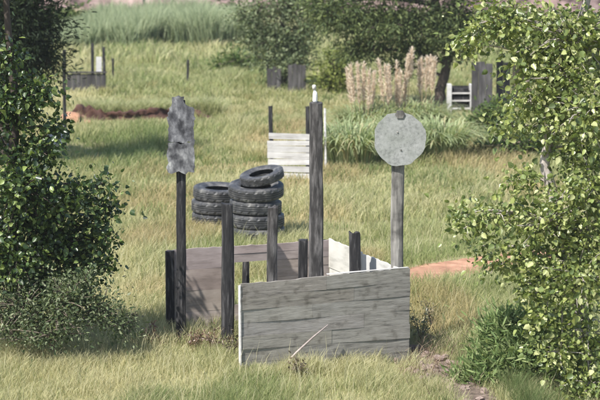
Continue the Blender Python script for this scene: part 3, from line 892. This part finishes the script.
# dry weeds at the foot of the walls
def weed(loc, label, cols, h, n):
    root = empty('dry_weed', loc, label, 'weed', 'dry weeds round the wooden enclosure')
    mb = MB()
    Lp, Lt = [], []
    for k in range(9):
        a = random.uniform(0, 6.28); l = h * random.uniform(0.6, 1.1)
        tip = Vector((math.cos(a) * l * 0.45, math.sin(a) * l * 0.45, l))
        mb.tube([(0, 0, 0), tip * 0.5 + Vector((0, 0, 0.05)), tip], [0.006, 0.004, 0.002], 4, cap=False)
        t = RNG.uniform(0.2, 1, n // 9)[:, None]
        Lp.append(np.array(tip) * t + RNG.normal(0, 0.035, (n // 9, 3)))
    mb.build('stem', M['twig'], root)
    P = np.concatenate(Lp); m = len(P)
    P[:, 2] = np.abs(P[:, 2])
    c = lerp(np.array(cols[0]), np.array(cols[1]), RNG.uniform(0, 1, m))
    link('leaves', leaves_mesh('leaves', P, rand_unit(m), rand_unit(m), RNG.uniform(0.03, 0.06, m), c, 'small'), M['leaf'], root)
    return root


for (px, py, lab, cl, h) in (
        (214, 352, 'dead brown weed between the two posts before the pinkish wall', ((0.09, 0.055, 0.04), (0.24, 0.16, 0.11)), 0.32),
        (196, 350, 'dead brown weed right of the tall target post foot', ((0.10, 0.06, 0.045), (0.26, 0.17, 0.12)), 0.25),
        (232, 358, 'dark withered weed in the corner left of the front wall', ((0.03, 0.025, 0.018), (0.11, 0.08, 0.05)), 0.34),
        (152, 346, 'reddish brown weed left of the pinkish wall', ((0.14, 0.08, 0.065), (0.30, 0.19, 0.15)), 0.28),
        (128, 338, 'brownish weed by the right side of the grey bush', ((0.12, 0.08, 0.05), (0.27, 0.2, 0.13)), 0.34),
        (298, 378, 'withered weed against the middle of the grey front wall', ((0.08, 0.065, 0.045), (0.24, 0.19, 0.12)), 0.28),
        (421, 340, 'greenish grey weed right of the grey front wall', ((0.10, 0.11, 0.06), (0.24, 0.24, 0.13)), 0.45),
        (432, 328, 'tall straw coloured weed at the top of the stony patch', ((0.16, 0.13, 0.07), (0.36, 0.30, 0.18)), 0.5)):
    p = G(px, py)
    weed((p.x, p.y, p.z), lab, cl, h, 170)


# ------------------------------------------------------------------ timber
def post_mesh(name, h, w, d, top=0.9, seed=0, slant=0.0, square=0.5, tilt=(0, 0)):
    """weathered post: rounded square section, irregular rings, split top; base at origin"""
    r = random.Random(seed)
    n, m = 12, max(8, int(h / 0.14))
    ph = [r.uniform(0, 6) for _ in range(6)]
    vs, fs = [], []
    for i in range(m + 1):
        t = i / m
        z = -0.12 + (h + 0.12) * t
        k = 1 + (top - 1) * t + 0.03 * math.sin(5 * t + ph[0])
        ox = tilt[0] * z + 0.012 * math.sin(3.1 * t + ph[1])
        oy = tilt[1] * z + 0.012 * math.sin(2.7 * t + ph[2])
        for j in range(n):
            a = 2 * math.pi * (j + 0.5) / n
            c, s = math.cos(a), math.sin(a)
            q = (abs(c) ** (2 / square * 1.0) + abs(s) ** (2 / square)) ** (-square / 2) if square < 1 else 1
            q *= 1 + 0.06 * math.sin(2 * a + ph[3] + 2 * t) + 0.035 * math.sin(5 * t * m / 6 + ph[4] + a) + r.uniform(-0.03, 0.03)
            zz = z
            if i == m:
                zz = z + slant * c * w + r.uniform(-0.035, 0.015)
            vs.append((ox + c * q * w / 2 * k, oy + s * q * d / 2 * k, zz))
    for i in range(m):
        for j in range(n):
            fs.append((i * n + j, i * n + (j + 1) % n, (i + 1) * n + (j + 1) % n, (i + 1) * n + j))
    fs.append(tuple(range(m * n, (m + 1) * n)))
    mb = MB()
    mb.add(vs, fs)
    return mb.mesh(name)


def px_post(name, pxb, pyt, D, wpx, mat, parent=None, pxt=None, seed=0, label=None, cat=None, group=None, slant=0.0, d=None, square=0.5, top=0.92):
    """post standing at ground distance D whose axis runs pxb (foot) -> pxt (top)"""
    s = D / F
    t = A(pxt if pxt is not None else pxb, pyt, D)
    bx = (pxb - 300) * s
    z0 = float(gz(bx, D))
    h = t.z - z0
    me = post_mesh(name, h, wpx * s, d or wpx * s, top, seed, slant, square, tilt=((t.x - bx) / h, 0))
    o = link(name, me, mat)
    loc = Vector((bx, D, z0))
    if parent is not None:
        o.parent = parent
        loc = parent.matrix_world.inverted() @ loc if False else Vector(loc) - Vector(parent.location)
        rz = parent.rotation_euler.z
        loc = Matrix.Rotation(-rz, 3, 'Z') @ loc
        o.rotation_euler = (0, 0, -rz)
    o.location = loc
    if label: tag(o, label, cat, group)
    return o, Vector((bx, D, z0)), t


POSTS = 'dark posts of the wooden enclosure'
px_post('wooden_post', 317, 102, 26.9, 14.5, M['paledpost'], seed=1, pxt=315, label='tallest dark post, rising behind the middle of the grey front wall', cat='post', group=POSTS, slant=0.05)
px_post('wooden_post', 226, 203, 26.85, 12.5, M['post'], seed=2, pxt=226.5, label='dark post standing before the pinkish wall, left of the front wall', cat='post', group=POSTS)
px_post('wooden_post', 272, 206, 27.0, 12, M['paledpost'], seed=3, pxt=273, label='dark post in the middle of the enclosure, in front of the right tyre stack', cat='post', group=POSTS)
px_post('wooden_post', 355, 232, 27.0, 12, M['post'], seed=4, pxt=355, label='short black post standing against the white side wall', cat='post', group=POSTS, square=0.4)
px_post('wooden_post', 303, 240, 27.6, 9.5, M['post'], seed=5, pxt=302.5, label='short dark post just left of the tallest post', cat='post', group=POSTS)
px_post('wooden_post', 245, 256, 28.5, 7.5, M['post'], seed=6, pxt=245, label='small black post showing in the gap of the pinkish wall', cat='post', group=POSTS)

# white marker on the tallest post
tp = A(315, 101, 26.9)
mk = MB()
r_ = [0.030, 0.034, 0.034, 0.030, 0.018, 0.016]
mk.tube([(0, 0, 0), (0, 0, 0.02), (0.002, 0, 0.10), (0.0, 0, 0.13), (-0.004, 0, 0.15), (-0.010, 0, 0.17)], r_, 10)
pk = empty('marker_peg', (tp.x, tp.y, tp.z - 0.015), 'small white peg standing on top of the tallest dark post', 'marker')
mk.build('peg', M['whitepeg'], pk, smooth=True)
ck = MB()
ck.tube([(-0.010, 0, 0.171), (-0.012, 0, 0.215), (-0.013, 0, 0.235)], [0.028, 0.028, 0.02], 10)
ck.build('cap', M['slat'], pk, smooth=True)

# --- boarded walls
def plank_wall(s0, s1, zb, zt, thick, nplank, seed, joints=None, tone=(0.75, 1.1), gap=0.0015, opening=None):
    """horizontal planks between s0..s1 (local X); zb(s), zt(s) give bottom and top; opening (s0,s1,z0,z1) stays free"""
    r = random.Random(seed)
    mb = MB()

    def piece(a, b, k, col, yo):
        ns = max(2, int((b - a) / 0.07))
        f0, f1 = k / nplank, (k + 1) / nplank
        vs = []
        for i in range(ns + 1):
            s = a + (b - a) * i / ns
            B, T = zb(s), zt(s)
            z0 = B + (T - B) * f0 + gap / 2 + r.uniform(0, 0.001)
            z1 = B + (T - B) * f1 - gap / 2 - r.uniform(0, 0.001)
            if k == nplank - 1: z1 += r.uniform(-0.010, 0.004)
            if k == 0: z0 += r.uniform(-0.02, 0.03)
            w = 0.004 * math.sin(s * 3 + k * 2.1)
            for (y, z) in ((-thick / 2, z0), (thick / 2, z0), (thick / 2, z1), (-thick / 2, z1)):
                vs.append((s, y + yo + w, z))
        fs = []
        for i in range(ns):
            for q in range(4):
                fs.append((i * 4 + q, (i + 1) * 4 + q, (i + 1) * 4 + (q + 1) % 4, i * 4 + (q + 1) % 4))
        fs.append((3, 2, 1, 0)); e = ns * 4
        fs.append((e, e + 1, e + 2, e + 3))
        mb.add(vs, fs, col)

    for k in range(nplank):
        yo = r.uniform(-0.004, 0.004)
        t = r.uniform(*tone)
        col = (t, t * r.uniform(0.96, 1.02), t * r.uniform(0.92, 1.02))
        zm = lambda s: zb(s) + (zt(s) - zb(s)) * (k + 0.5) / nplank
        if opening and opening[2] < zm((opening[0] + opening[1]) / 2) < opening[3]:
            piece(s0, opening[0], k, col, yo)
            piece(opening[1], s1, k, col, yo)
        elif joints:
            piece(s0 + r.uniform(-.006, .006), joints[k] - 0.0012, k, col, yo)
            t2 = t * r.uniform(0.92, 1.04)
            piece(joints[k] + 0.0012, s1 + r.uniform(-.006, .006), k, (t2, t2, t2 * 0.99), r.uniform(-0.004, 0.004))
        else:
            piece(s0 + r.uniform(-.008, .008), s1 + r.uniform(-.008, .008), k, col, yo)
    return mb


# front wall
PL = A(240.5, 284, 25.3); PR = A(409.5, 268, 26.3)
ang = math.atan2(PR.y - PL.y, PR.x - PL.x)
LEN = math.hypot(PR.x - PL.x, PR.y - PL.y)
root = empty('board_wall', (PL.x, PL.y, 0), 'grey weathered plank wall nearest the camera, grass along its foot', 'wall', rz=ang)
smid = LEN * 0.497
ztf = lambda s: PL.z + (PR.z - PL.z) * s / LEN + (0.006 if s > smid else 0.0)
plank_wall(0, LEN, lambda s: -0.05 - 0.11 * s / LEN, ztf, 0.028, 7, 11, tone=(0.86, 1.06), gap=0.002,
           joints=[smid + 0.3, smid - 0.42, smid + 0.08, smid + 0.55, smid - 0.2, smid + 0.4, smid]).build('planking', M['frontboard'], root)
bt = MB()
bt.box(-0.019, -0.003, -0.03, 0.02, -0.03, PL.z - 0.02, jit=0.004)
bt.build('lit_edge', M['slat'], root)  # pale strip added for the sunlit edge of the boards
bt = MB()
bt.box(LEN - 0.10, LEN + 0.012, 0.018, 0.10, -0.3, PR.z - 0.03, jit=0.004)
bt.build('corner_post', M['greypost'], root)
bt = MB()
bt.box(smid - 0.05, smid + 0.05, 0.018, 0.09, -0.1, 1.02, jit=0.005)
bt.build('stud', M['post'], root)
tm = MB()
tm.box(smid + 0.02, LEN - 0.02, -0.016, 0.03, PR.z + 0.006, PR.z + 0.015, jit=0.003)
top_edge = tm.build('lit_top_edge', M['slat'], root)  # pale colour stands for light on the top edge of the boards

# pale slanting streak before the front wall, built as a thin tube
p0, p1 = A(280, 366, 25.30), A(328, 325, 25.68)
sk = MB()
sk.tube([Vector(p0) - Vector((0, 0, 0.05)), p0.lerp(p1, 0.35) + Vector((0.003, 0, -0.004)), p0.lerp(p1, 0.7) + Vector((-0.003, 0, 0.005)), p1], [0.014, 0.014, 0.012, 0.008], 6)
tag(sk.build('streak', M['pinkboard'], smooth=True), 'thin pale streak slanting across the grey front wall', 'streak')

# back wall with an opening, pinkish brown
BL = A(166, 250, 27.8); BR = A(329, 239, 28.6)
ang2 = math.atan2(BR.y - BL.y, BR.x - BL.x)
LEN2 = math.hypot(BR.x - BL.x, BR.y - BL.y)
root2 = empty('board_wall', (BL.x, BL.y, 0), 'pinkish brown wall at the back of the enclosure with a square gap', 'wall', rz=ang2)
zt2 = lambda s: BL.z + (BR.z - BL.z) * s / LEN2
sx = lambda px: (px - 166) / (329 - 166) * LEN2
zo0, zo1 = A(250, 300, 28.2).z, A(250, 262, 28.2).z
plank_wall(0, sx(222), lambda s: -0.06, zt2, 0.024, 4, 21, tone=(0.9, 1.05), gap=0.002).build('planking', M['pinkboard'], root2)
plank_wall(sx(222) + 0.004, LEN2, lambda s: -0.06, lambda s: zt2(s) - 0.005, 0.024, 10, 22, tone=(0.85, 1.1), gap=0.003, opening=(sx(233), sx(267), zo0, zo1)).build('planking', M['pinkboard'], root2)
bt = MB(); bt.box(-0.02, 0.10, -0.075, -0.016, -0.1, BL.z - 0.01, jit=0.005); bt.build('corner_post', M['post'], root2)
bt = MB(); bt.box(LEN2 - 0.10, LEN2 - 0.01, 0.016, 0.1, -0.1, BR.z - 0.02, jit=0.005); bt.build('corner_post', M['post'], root2)
bt = MB(); bt.box(sx(233) - 0.09, sx(233) - 0.01, 0.016, 0.08, -0.1, 1.15, jit=0.005); bt.build('stud', M['post'], root2)

# white side wall
SL = A(329, 238, 28.5); SR = A(404, 276, 26.42)
ang3 = math.atan2(SR.y - SL.y, SR.x - SL.x)
LEN3 = math.hypot(SR.x - SL.x, SR.y - SL.y)
root3 = empty('board_wall', (SL.x, SL.y, 0), 'white painted side wall catching the sun at the right of the enclosure', 'wall', rz=ang3)
plank_wall(0.03, LEN3 * 0.46, lambda s: -0.06, lambda s: SL.z - 0.03 * s, 0.022, 3, 31, tone=(0.96, 1.02), gap=0.002).build('panel', M['whiteboard'], root3)
plank_wall(LEN3 * 0.46 + 0.006, LEN3 * 0.97, lambda s: -0.06, lambda s: SL.z - 0.03 - 0.02 * s, 0.022, 3, 32, tone=(0.94, 1.02), gap=0.002).build('panel', M['whiteboard'], root3)

# --- target post on the left
_, tb, tt = px_post('target_post_tmp', 178.5, 100, 27.05, 10.5, M['post'], seed=8, pxt=179.5)
pole = bpy.data.objects['target_post_tmp']
root4 = empty('target_post', tb, 'tall dark post carrying a grey silhouette target, left of the enclosure', 'target post')
pole.name = 'pole'; pole.parent = root4; pole.location = (0, 0, 0)


def cutout(name, outline, D, thick, mat, parent, off=(0, 0, 0), col=(1, 1, 1), jag=0.006, seed=0, sub=0.035):
    """flat board sawn to an outline given in picture coordinates at distance D; real thickness, chipped edges"""
    r = random.Random(seed)
    pts = [A(x, y, D) for x, y in outline]
    dense = []
    for i, p in enumerate(pts):
        q = pts[(i + 1) % len(pts)]
        k = max(1, int((q - p).length / sub))
        for j in range(k):
            v = p.lerp(q, j / k)
            dense.append((v.x + r.uniform(-jag, jag), v.z + r.uniform(-jag, jag)))
    n = len(dense)
    o = Vector(parent.location)
    vs = [(x - o.x + off[0], D - o.y + off[1] - thick / 2, z - o.z + off[2]) for x, z in dense] + [(x - o.x + off[0], D - o.y + off[1] + thick / 2, z - o.z + off[2]) for x, z in dense]
    fs = [tuple(reversed(range(n))), tuple(range(n, 2 * n))] + [(i, (i + 1) % n, n + (i + 1) % n, n + i) for i in range(n)]
    mb = MB(); mb.add(vs, fs, col)
    return mb.build(name, mat, parent)


Dt = 26.93
cutout('target_board', [(168, 141), (168.5, 126), (167, 118), (169.5, 108), (172, 105.5), (172.5, 97), (178, 95.5), (183.5, 97), (184.5, 104), (189, 107), (193.5, 107.5), (195, 118), (193.5, 128), (194.5, 141), (182, 143)], Dt, 0.016, M['target'], root4, seed=1, jag=0.011)
cutout('target_board', [(166, 170), (168, 163), (166.5, 155), (168.5, 142), (181, 143.6), (194.2, 141.6), (193.5, 150), (195, 158), (194, 172.5), (188, 171), (185, 174), (178, 171.5), (171, 174)], Dt - 0.004, 0.016, M['target'], root4, seed=2,
       col=(1.25, 1.25, 1.2), jag=0.012)
cutout('crossbar', [(169, 110), (194, 111.5), (194, 115), (169, 113.5)], Dt + 0.03, 0.02, M['greypost'], root4, seed=3, jag=0.002)
cutout('crossbar', [(168, 150), (194, 151), (194, 154.5), (168, 153.5)], Dt + 0.03, 0.02, M['greypost'], root4, seed=4, jag=0.002)

# --- round disc sign on the right
_, tb, tt = px_post('disc_post_tmp', 398, 124, 26.75, 13.5, M['greypost'], seed=9, pxt=399.5)
pole = bpy.data.objects['disc_post_tmp']
root5 = empty('disc_sign', tb, 'grey weathered post with a blank round disc on top, right of the enclosure', 'sign')
pole.name = 'pole'; pole.parent = root5; pole.location = (0, 0, 0)
Ds = 26.62
cir = []
for k in range(40):
    a_ = 2 * math.pi * k / 40
    oct_ = 1 / max(abs(math.cos(((a_ + math.pi / 8) % (math.pi / 4)) - math.pi / 8)), 0.5)
    rr = 25.8 * (0.6 + 0.4 * oct_) * (1 + 0.012 * math.sin(3 * a_ + 1))
    cir.append((400 + rr * math.cos(a_), 139 - rr * 1.03 * math.sin(a_)))
cutout('disc', cir, Ds, 0.014, M['disc'], root5, seed=5, jag=0.007, sub=0.06)
cutout('mount_bracket', [(395, 115), (397, 110.5), (403, 110.5), (405, 114), (403, 118), (397, 118)], Ds - 0.017, 0.014, M['greypost'], root5, seed=6, jag=0.002)
for (bx, by) in ((397.5, 132), (401, 150)):
    bl = MB()
    q = A(bx, by, Ds) - tb
    bl.tube([(q.x, q.y - 0.007, q.z), (q.x, q.y - 0.02, q.z)], [0.012, 0.009], 8)
    bl.build('bolt', M['greypost'], root5)


# --- tyres
def make_tyre():
    R, W_ = 0.50, 0.235
    seg = 80

    def lathe(prof, lug=False):
        vs, fs = [], []
        n = len(prof)
        for k in range(seg):
            a = 2 * math.pi * k / seg
            for (r, z, l) in prof:
                rr = r - (0.014 if (l and (k % 4) < 1) else 0)
                vs.append((rr * math.cos(a), rr * math.sin(a), z))
        for k in range(seg):
            for i in range(n - 1):
                a, b_ = k * n + i, ((k + 1) % seg) * n + i
                fs.append((a, b_, b_ + 1, a + 1))
        mb = MB(); mb.add(vs, fs)
        return mb
    h = W_ / 2
    tread = [(0.475, -h + 0.012, 0), (0.494, -h + 0.022, 1), (R, -0.07, 1), (R, -0.048, 0), (R - 0.016, -0.044, 0), (R - 0.016, -0.032, 0), (R, -0.028, 0), (R, -0.008, 0), (R - 0.016, -0.005, 0),
             (R - 0.016, 0.007, 0), (R, 0.010, 0), (R, 0.028, 0), (R - 0.016, 0.032, 0), (R - 0.016, 0.044, 0), (R, 0.048, 0), (R, 0.07, 1), (0.494, h - 0.022, 1), (0.475, h - 0.012, 0)]
    side = [(0.475, h - 0.012, 0), (0.455, h - 0.002, 0), (0.40, h, 0), (0.395, h - 0.006, 0), (0.37, h - 0.006, 0), (0.365, h - 0.001, 0), (0.32, h - 0.016, 0), (0.29, h - 0.04, 0), (0.275, h - 0.045, 0), (0.272, h - 0.062, 0),
            (0.30, h - 0.05, 0), (0.38, h - 0.02, 0), (0.45, h - 0.03, 0), (0.472, 0.03, 0), (0.474, 0.0, 0)]
    low = [(r, -z, l) for r, z, l in side][::-1]
    t = empty('tyre', (0, 0, 0), 'tyre', 'tyre', 'stacked old truck tyres')
    lathe(tread).build('tread', M['rubber'], t)
    lathe(side).build('sidewall', M['rubber'], t, smooth=True)
    lathe(low).build('sidewall', M['rubber'], t, smooth=True)
    return t


ty = make_tyre()
TW = 0.238
rb = A(257, 232, 35.5); rb.z = gz(rb.x, rb.y)
lb = A(217, 221, 37.2); lb.z = gz(lb.x, lb.y)
spec = []
for k, lab in enumerate(('bottom tyre of the right stack, sunk in the grass', 'second tyre from the ground in the right stack', 'third tyre from the ground in the right stack', 'fourth tyre in the right stack, tipped towards the camera')):
    spec.append((rb + Vector((0.02 * (k % 2) - 0.03 * k * 0.4, 0.02 * k, TW * (k + 0.5) + 0.01)), (0.02 if k < 3 else 0.13, -0.015 * k * (k < 3), k * 1.3 * (k < 3)), lab))
spec[-1][0].z += 0.055
spec.append((rb + Vector((0.09, 0.04, TW * 4 + 0.20)), (0.15, -0.20, 0.0), 'smaller tilted tyre lodged on top of the right stack'))
for k, lab in enumerate(('bottom tyre of the left stack, partly behind a dark post', 'middle tyre of the left stack', 'top tyre of the left stack, lying level')):
    spec.append((lb + Vector((0.02 * k, 0.0, TW * (k + 0.5) + 0.01)), (0.01, -0.05 * (k == 2) - 0.02, k * 0.9 + 0.3), lab))
for i, (loc, rot, lab) in enumerate(spec):
    if i == 0:
        ty.location = loc; ty.rotation_euler = rot; ty['label'] = lab
    else:
        dup(ty, loc, rot, lab, scale=(0.80, 0.80, 0.72) if lab.startswith('smaller') else (1 - 0.03 * (i % 3),) * 2 + (1,))

# --- pale slatted board behind the tyres
Dsb = 43.0
s = Dsb / F
b0 = A(268, 182, Dsb)
root6 = empty('slat_board', (b0.x, Dsb, gz(b0.x, Dsb)), 'pale grey board of rough horizontal slats behind the tyre stacks', 'slatted board')
x1 = A(311, 180, Dsb).x - b0.x
zt_ = A(268, 132, Dsb).z
mb = MB()
for k in range(7):
    z = 0.06 + k * (zt_ - 0.06) / 7
    t = random.uniform(0.7, 1.1)
    hgt = (zt_ - 0.06) / 7 * random.uniform(0.72, 0.95)
    dz0, dz1 = random.uniform(-.015, .015), random.uniform(-.03, .0)
    xa, xb = random.uniform(-0.02, 0.02), x1 + random.uniform(-0.02, 0.04)
    vs = [(xa, -0.03, z + dz0), (xb, -0.03, z + dz1), (xb, -0.008, z + dz1), (xa, -0.008, z + dz0)]
    vs += [(v[0], v[1], v[2] + hgt) for v in vs]
    mb.add(vs, [(3, 2, 1, 0), (4, 5, 6, 7), (0, 1, 5, 4), (1, 2, 6, 5), (2, 3, 7, 6), (3, 0, 4, 7)], (t, t, t))
mb.build('slats', M['slat'], root6)
for (pxx, pyt, sd) in ((271, 106, 41), (307.5, 106, 42)):
    px_post('post', pxx, pyt, Dsb + 0.06, 4.2, M['post'], parent=root6, seed=sd)

# --- things in the background
# grey boarded barrier on the left with its posts
Dq = 62.5
b0 = A(67, 92, Dq)
root7 = empty('board_barrier', (b0.x, Dq, gz(b0.x, Dq)), 'low dark grey boarded barrier with two tall posts, far left', 'barrier')
wq = A(106, 92, Dq).x - b0.x
hq = A(67, 73, Dq).z - root7.location.z
mb = MB()
nb = 8
for k in range(nb):
    t = random.uniform(0.8, 1.25)
    mb.box(wq * k / nb + 0.004, wq * (k + 1) / nb - 0.004, -0.02, 0.012, 0.02 + random.uniform(0, .03), hq - random.uniform(0, .04), (t, t, t))
mb.build('boards', M['barrier'], root7)
mb = MB(); mb.box(-0.03, wq + 0.03, -0.06, 0.05, hq + 0.003, hq + 0.045); mb.build('top_rail', M['barrier'], root7)
for (pxx, pyt, sd) in ((92.5, 43, 51), (103.5, 47, 52)):
    px_post('post', pxx, pyt, Dq + 0.10, 3.2, M['post'], parent=root7, seed=sd)
mb = MB()
xa = A(96, 72, Dq).x - b0.x; xb = A(101.5, 72, Dq).x - b0.x
za, zb_ = A(96, 72, Dq).z - root7.location.z, A(96, 57, Dq).z - root7.location.z
mb.box(xa, xb, 0.06, 0.09, za, zb_, jit=0.01)
mb.build('white_board', M['whiteboard'], root7)

FP = 'thin dark fence posts on the meadow'
px_post('fence_post', 113, 58, 65.5, 2.2, M['post'], seed=60, label='thin stake just right of the grey barrier', cat='post', group=FP)
px_post('fence_post', 188, 60, 64.5, 2.6, M['post'], seed=61, label='lone dark stake on the open meadow above the silhouette target', cat='post', group=FP)
px_post('fence_post', 144, -12, 92, 2.6, M['post'], seed=62, label='dark post by the berm behind the middle of the reeds', cat='post', group=FP)
px_post('fence_post', 268, 60, 63.5, 2.6, M['post'], seed=63, label='thin dark post at the left of the two dark boards', cat='post', group=FP)
px_post('fence_post', 64, 50, 49.5, 3.4, M['post'], seed=64, label='tall dark pole beside the left tree, in front of the orange soil', cat='post', group=FP)
px_post('fence_post', 325.5, 108, 44.5, 2.4, M['slat'], seed=65, label='thin pale stake showing just right of the tallest post', cat='post', group=FP)

# blue grey box by the left pole
p = A(60, 148, 48.5)
bb = empty('box', (p.x, p.y, gz(p.x, p.y)), 'small blue grey wooden box behind the edge of the left tree', 'box')
mb = MB()
for k in range(3):
    mb.box(-0.28, 0.14, -0.2, 0.2, 0.03 + k * 0.135, 0.155 + k * 0.135, jit=0.006)
mb.build('boards', M['bluegrey'], bb)
mb = MB(); mb.box(-0.31, 0.17, -0.23, 0.23, 0.438, 0.47, jit=0.004); mb.build('lid', M['bluegrey'], bb)


def dark_board(label, px0, px1, pyt, pyb, D, nb, mat, seed, postpx=None, group=None, name='paling_fence', cat='fence'):
    random.seed(seed)
    b0 = A(px0, pyb, D); z0 = float(gz(b0.x, D))
    root = empty(name, (b0.x, D, z0), label, cat, group)
    wq = A(px1, pyb, D).x - b0.x
    hq = A(px0, pyt, D).z - z0
    mb = MB()
    for k in range(nb):
        t = random.uniform(0.75, 1.25)
        mb.box(wq * k / nb + 0.004, wq * (k + 1) / nb - 0.004, -0.014, 0.012, 0.02, hq - random.uniform(0, .10), (t, t, t), jit=0.004)
    mb.build('boards', mat, root)
    for zz in (0.25, 0.8):
        mb = MB()
        mb.box(0.01, wq - 0.01, 0.015, 0.055, hq * zz, hq * zz + 0.07)
        mb.build('rail', mat, root)
    return root


dark_board('dark board panel under the grey green tree, the narrower left one', 267, 281, 66, 92, 63, 3, M['barrier'], 1)
dark_board('dark board panel under the grey green tree, the taller right one', 288, 306, 62, 94, 62.5, 4, M['barrier'], 2)
dark_board('tall dark grey board panel right of the white rack', 471, 492, 60, 114, 55.5, 3, M['barrier'], 3)
dark_board('dark board panel glimpsed between the leaves left of the tan palings', 496, 510, 60, 96, 58, 2, M['barrier'], 4)
dark_board('tan paling panel seen through the right tree', 512, 532, 62, 96, 58.5, 6, M['tan'], 5)
dark_board('pale pinkish board panel half hidden by leaves far right', 553, 578, 60, 104, 57, 4, M['tan'], 6)

# white rack with dark shelves
Dk = 56.3
b0 = A(447, 112, Dk); z0 = float(gz(b0.x, Dk))
rk = empty('rack', (b0.x, Dk, z0), 'white framed rack with dark shelves beside the leaning trunk', 'rack')
wq = A(471, 112, Dk).x - b0.x
hq = A(447, 84, Dk).z - z0
mb = MB(); mb.box(0, 0.11, -0.22, 0.2, 0, hq); mb.build('side_panel', M['whiteboard'], rk)
mb = MB(); mb.box(wq - 0.05, wq, -0.22, 0.2, 0, hq); mb.build('side_panel', M['whiteboard'], rk)
mb = MB(); mb.box(0.113, wq - 0.053, 0.17, 0.19, 0.0, hq - 0.06); mb.build('back_panel', M['post'], rk)
for z in (0.12, 0.34, 0.55):
    mb = MB(); mb.box(0.113, wq - 0.053, -0.21, 0.167, z, z + 0.035); mb.build('shelf', M['slat'], rk)
    mb = MB(); mb.box(0.15, wq - 0.09, -0.15, 0.13, z + 0.037, z + 0.14, jit=0.015); mb.build('dark_slab', M['post'], rk)

# rocks on the bare soil patch
rk_src = []
for k in range(5):
    me = lump(7, 9, 1, random.uniform(0.6, 1.0), random.uniform(0.55, 0.9), 0.45, 20 + k).mesh('rock')
    me.materials.append(M['rock'])
    rk_src.append(me)
random.seed(12)
for k in range(70):
    t = random.uniform(0, 1)
    cx = np.interp(t * 3, range(4), [q[0] for q in BARE]); cy = np.interp(t * 3, range(4), [q[1] for q in BARE])
    x, y = cx + random.gauss(0, 0.24), cy + random.gauss(0, 0.1)
    if abs(x - cx) > 0.5: continue
    r = random.uniform(0.02, 0.07) * (1.5 if k % 7 == 0 else 1)
    o = bpy.data.objects.new('rock', rk_src[k % 5])
    COL.objects.link(o)
    o.location = (x, y, float(gz(x, y)) + 0.03 + r * 0.2)
    o.scale = (r, r, r)
    o.rotation_euler = (random.uniform(-.3, .3), random.uniform(-.3, .3), random.uniform(0, 6))
    tag(o, 'broken pinkish rock on the bare soil right of the front wall', 'rock', 'broken rocks on the bare soil')

# ------------------------------------------------------------------ thin summer haze between camera and berm
hz = MB()
hz.box(-130, 130, -20, 160, -2.0, 14.0)
hm = bpy.data.materials.new('thin_haze')
hm.use_nodes = True
ht = hm.node_tree
ht.nodes.remove(ht.nodes['Principled BSDF'])
pv = ht.nodes.new('ShaderNodeVolumePrincipled')
pv.inputs['Color'].default_value = (0.86, 0.88, 0.90, 1)
pv.inputs['Density'].default_value = 0.0003
ht.links.new(pv.outputs[0], ht.nodes['Material Output'].inputs['Volume'])
tag(hz.build('haze', hm), 'thin summer haze over the whole field', 'haze', kind='stuff')
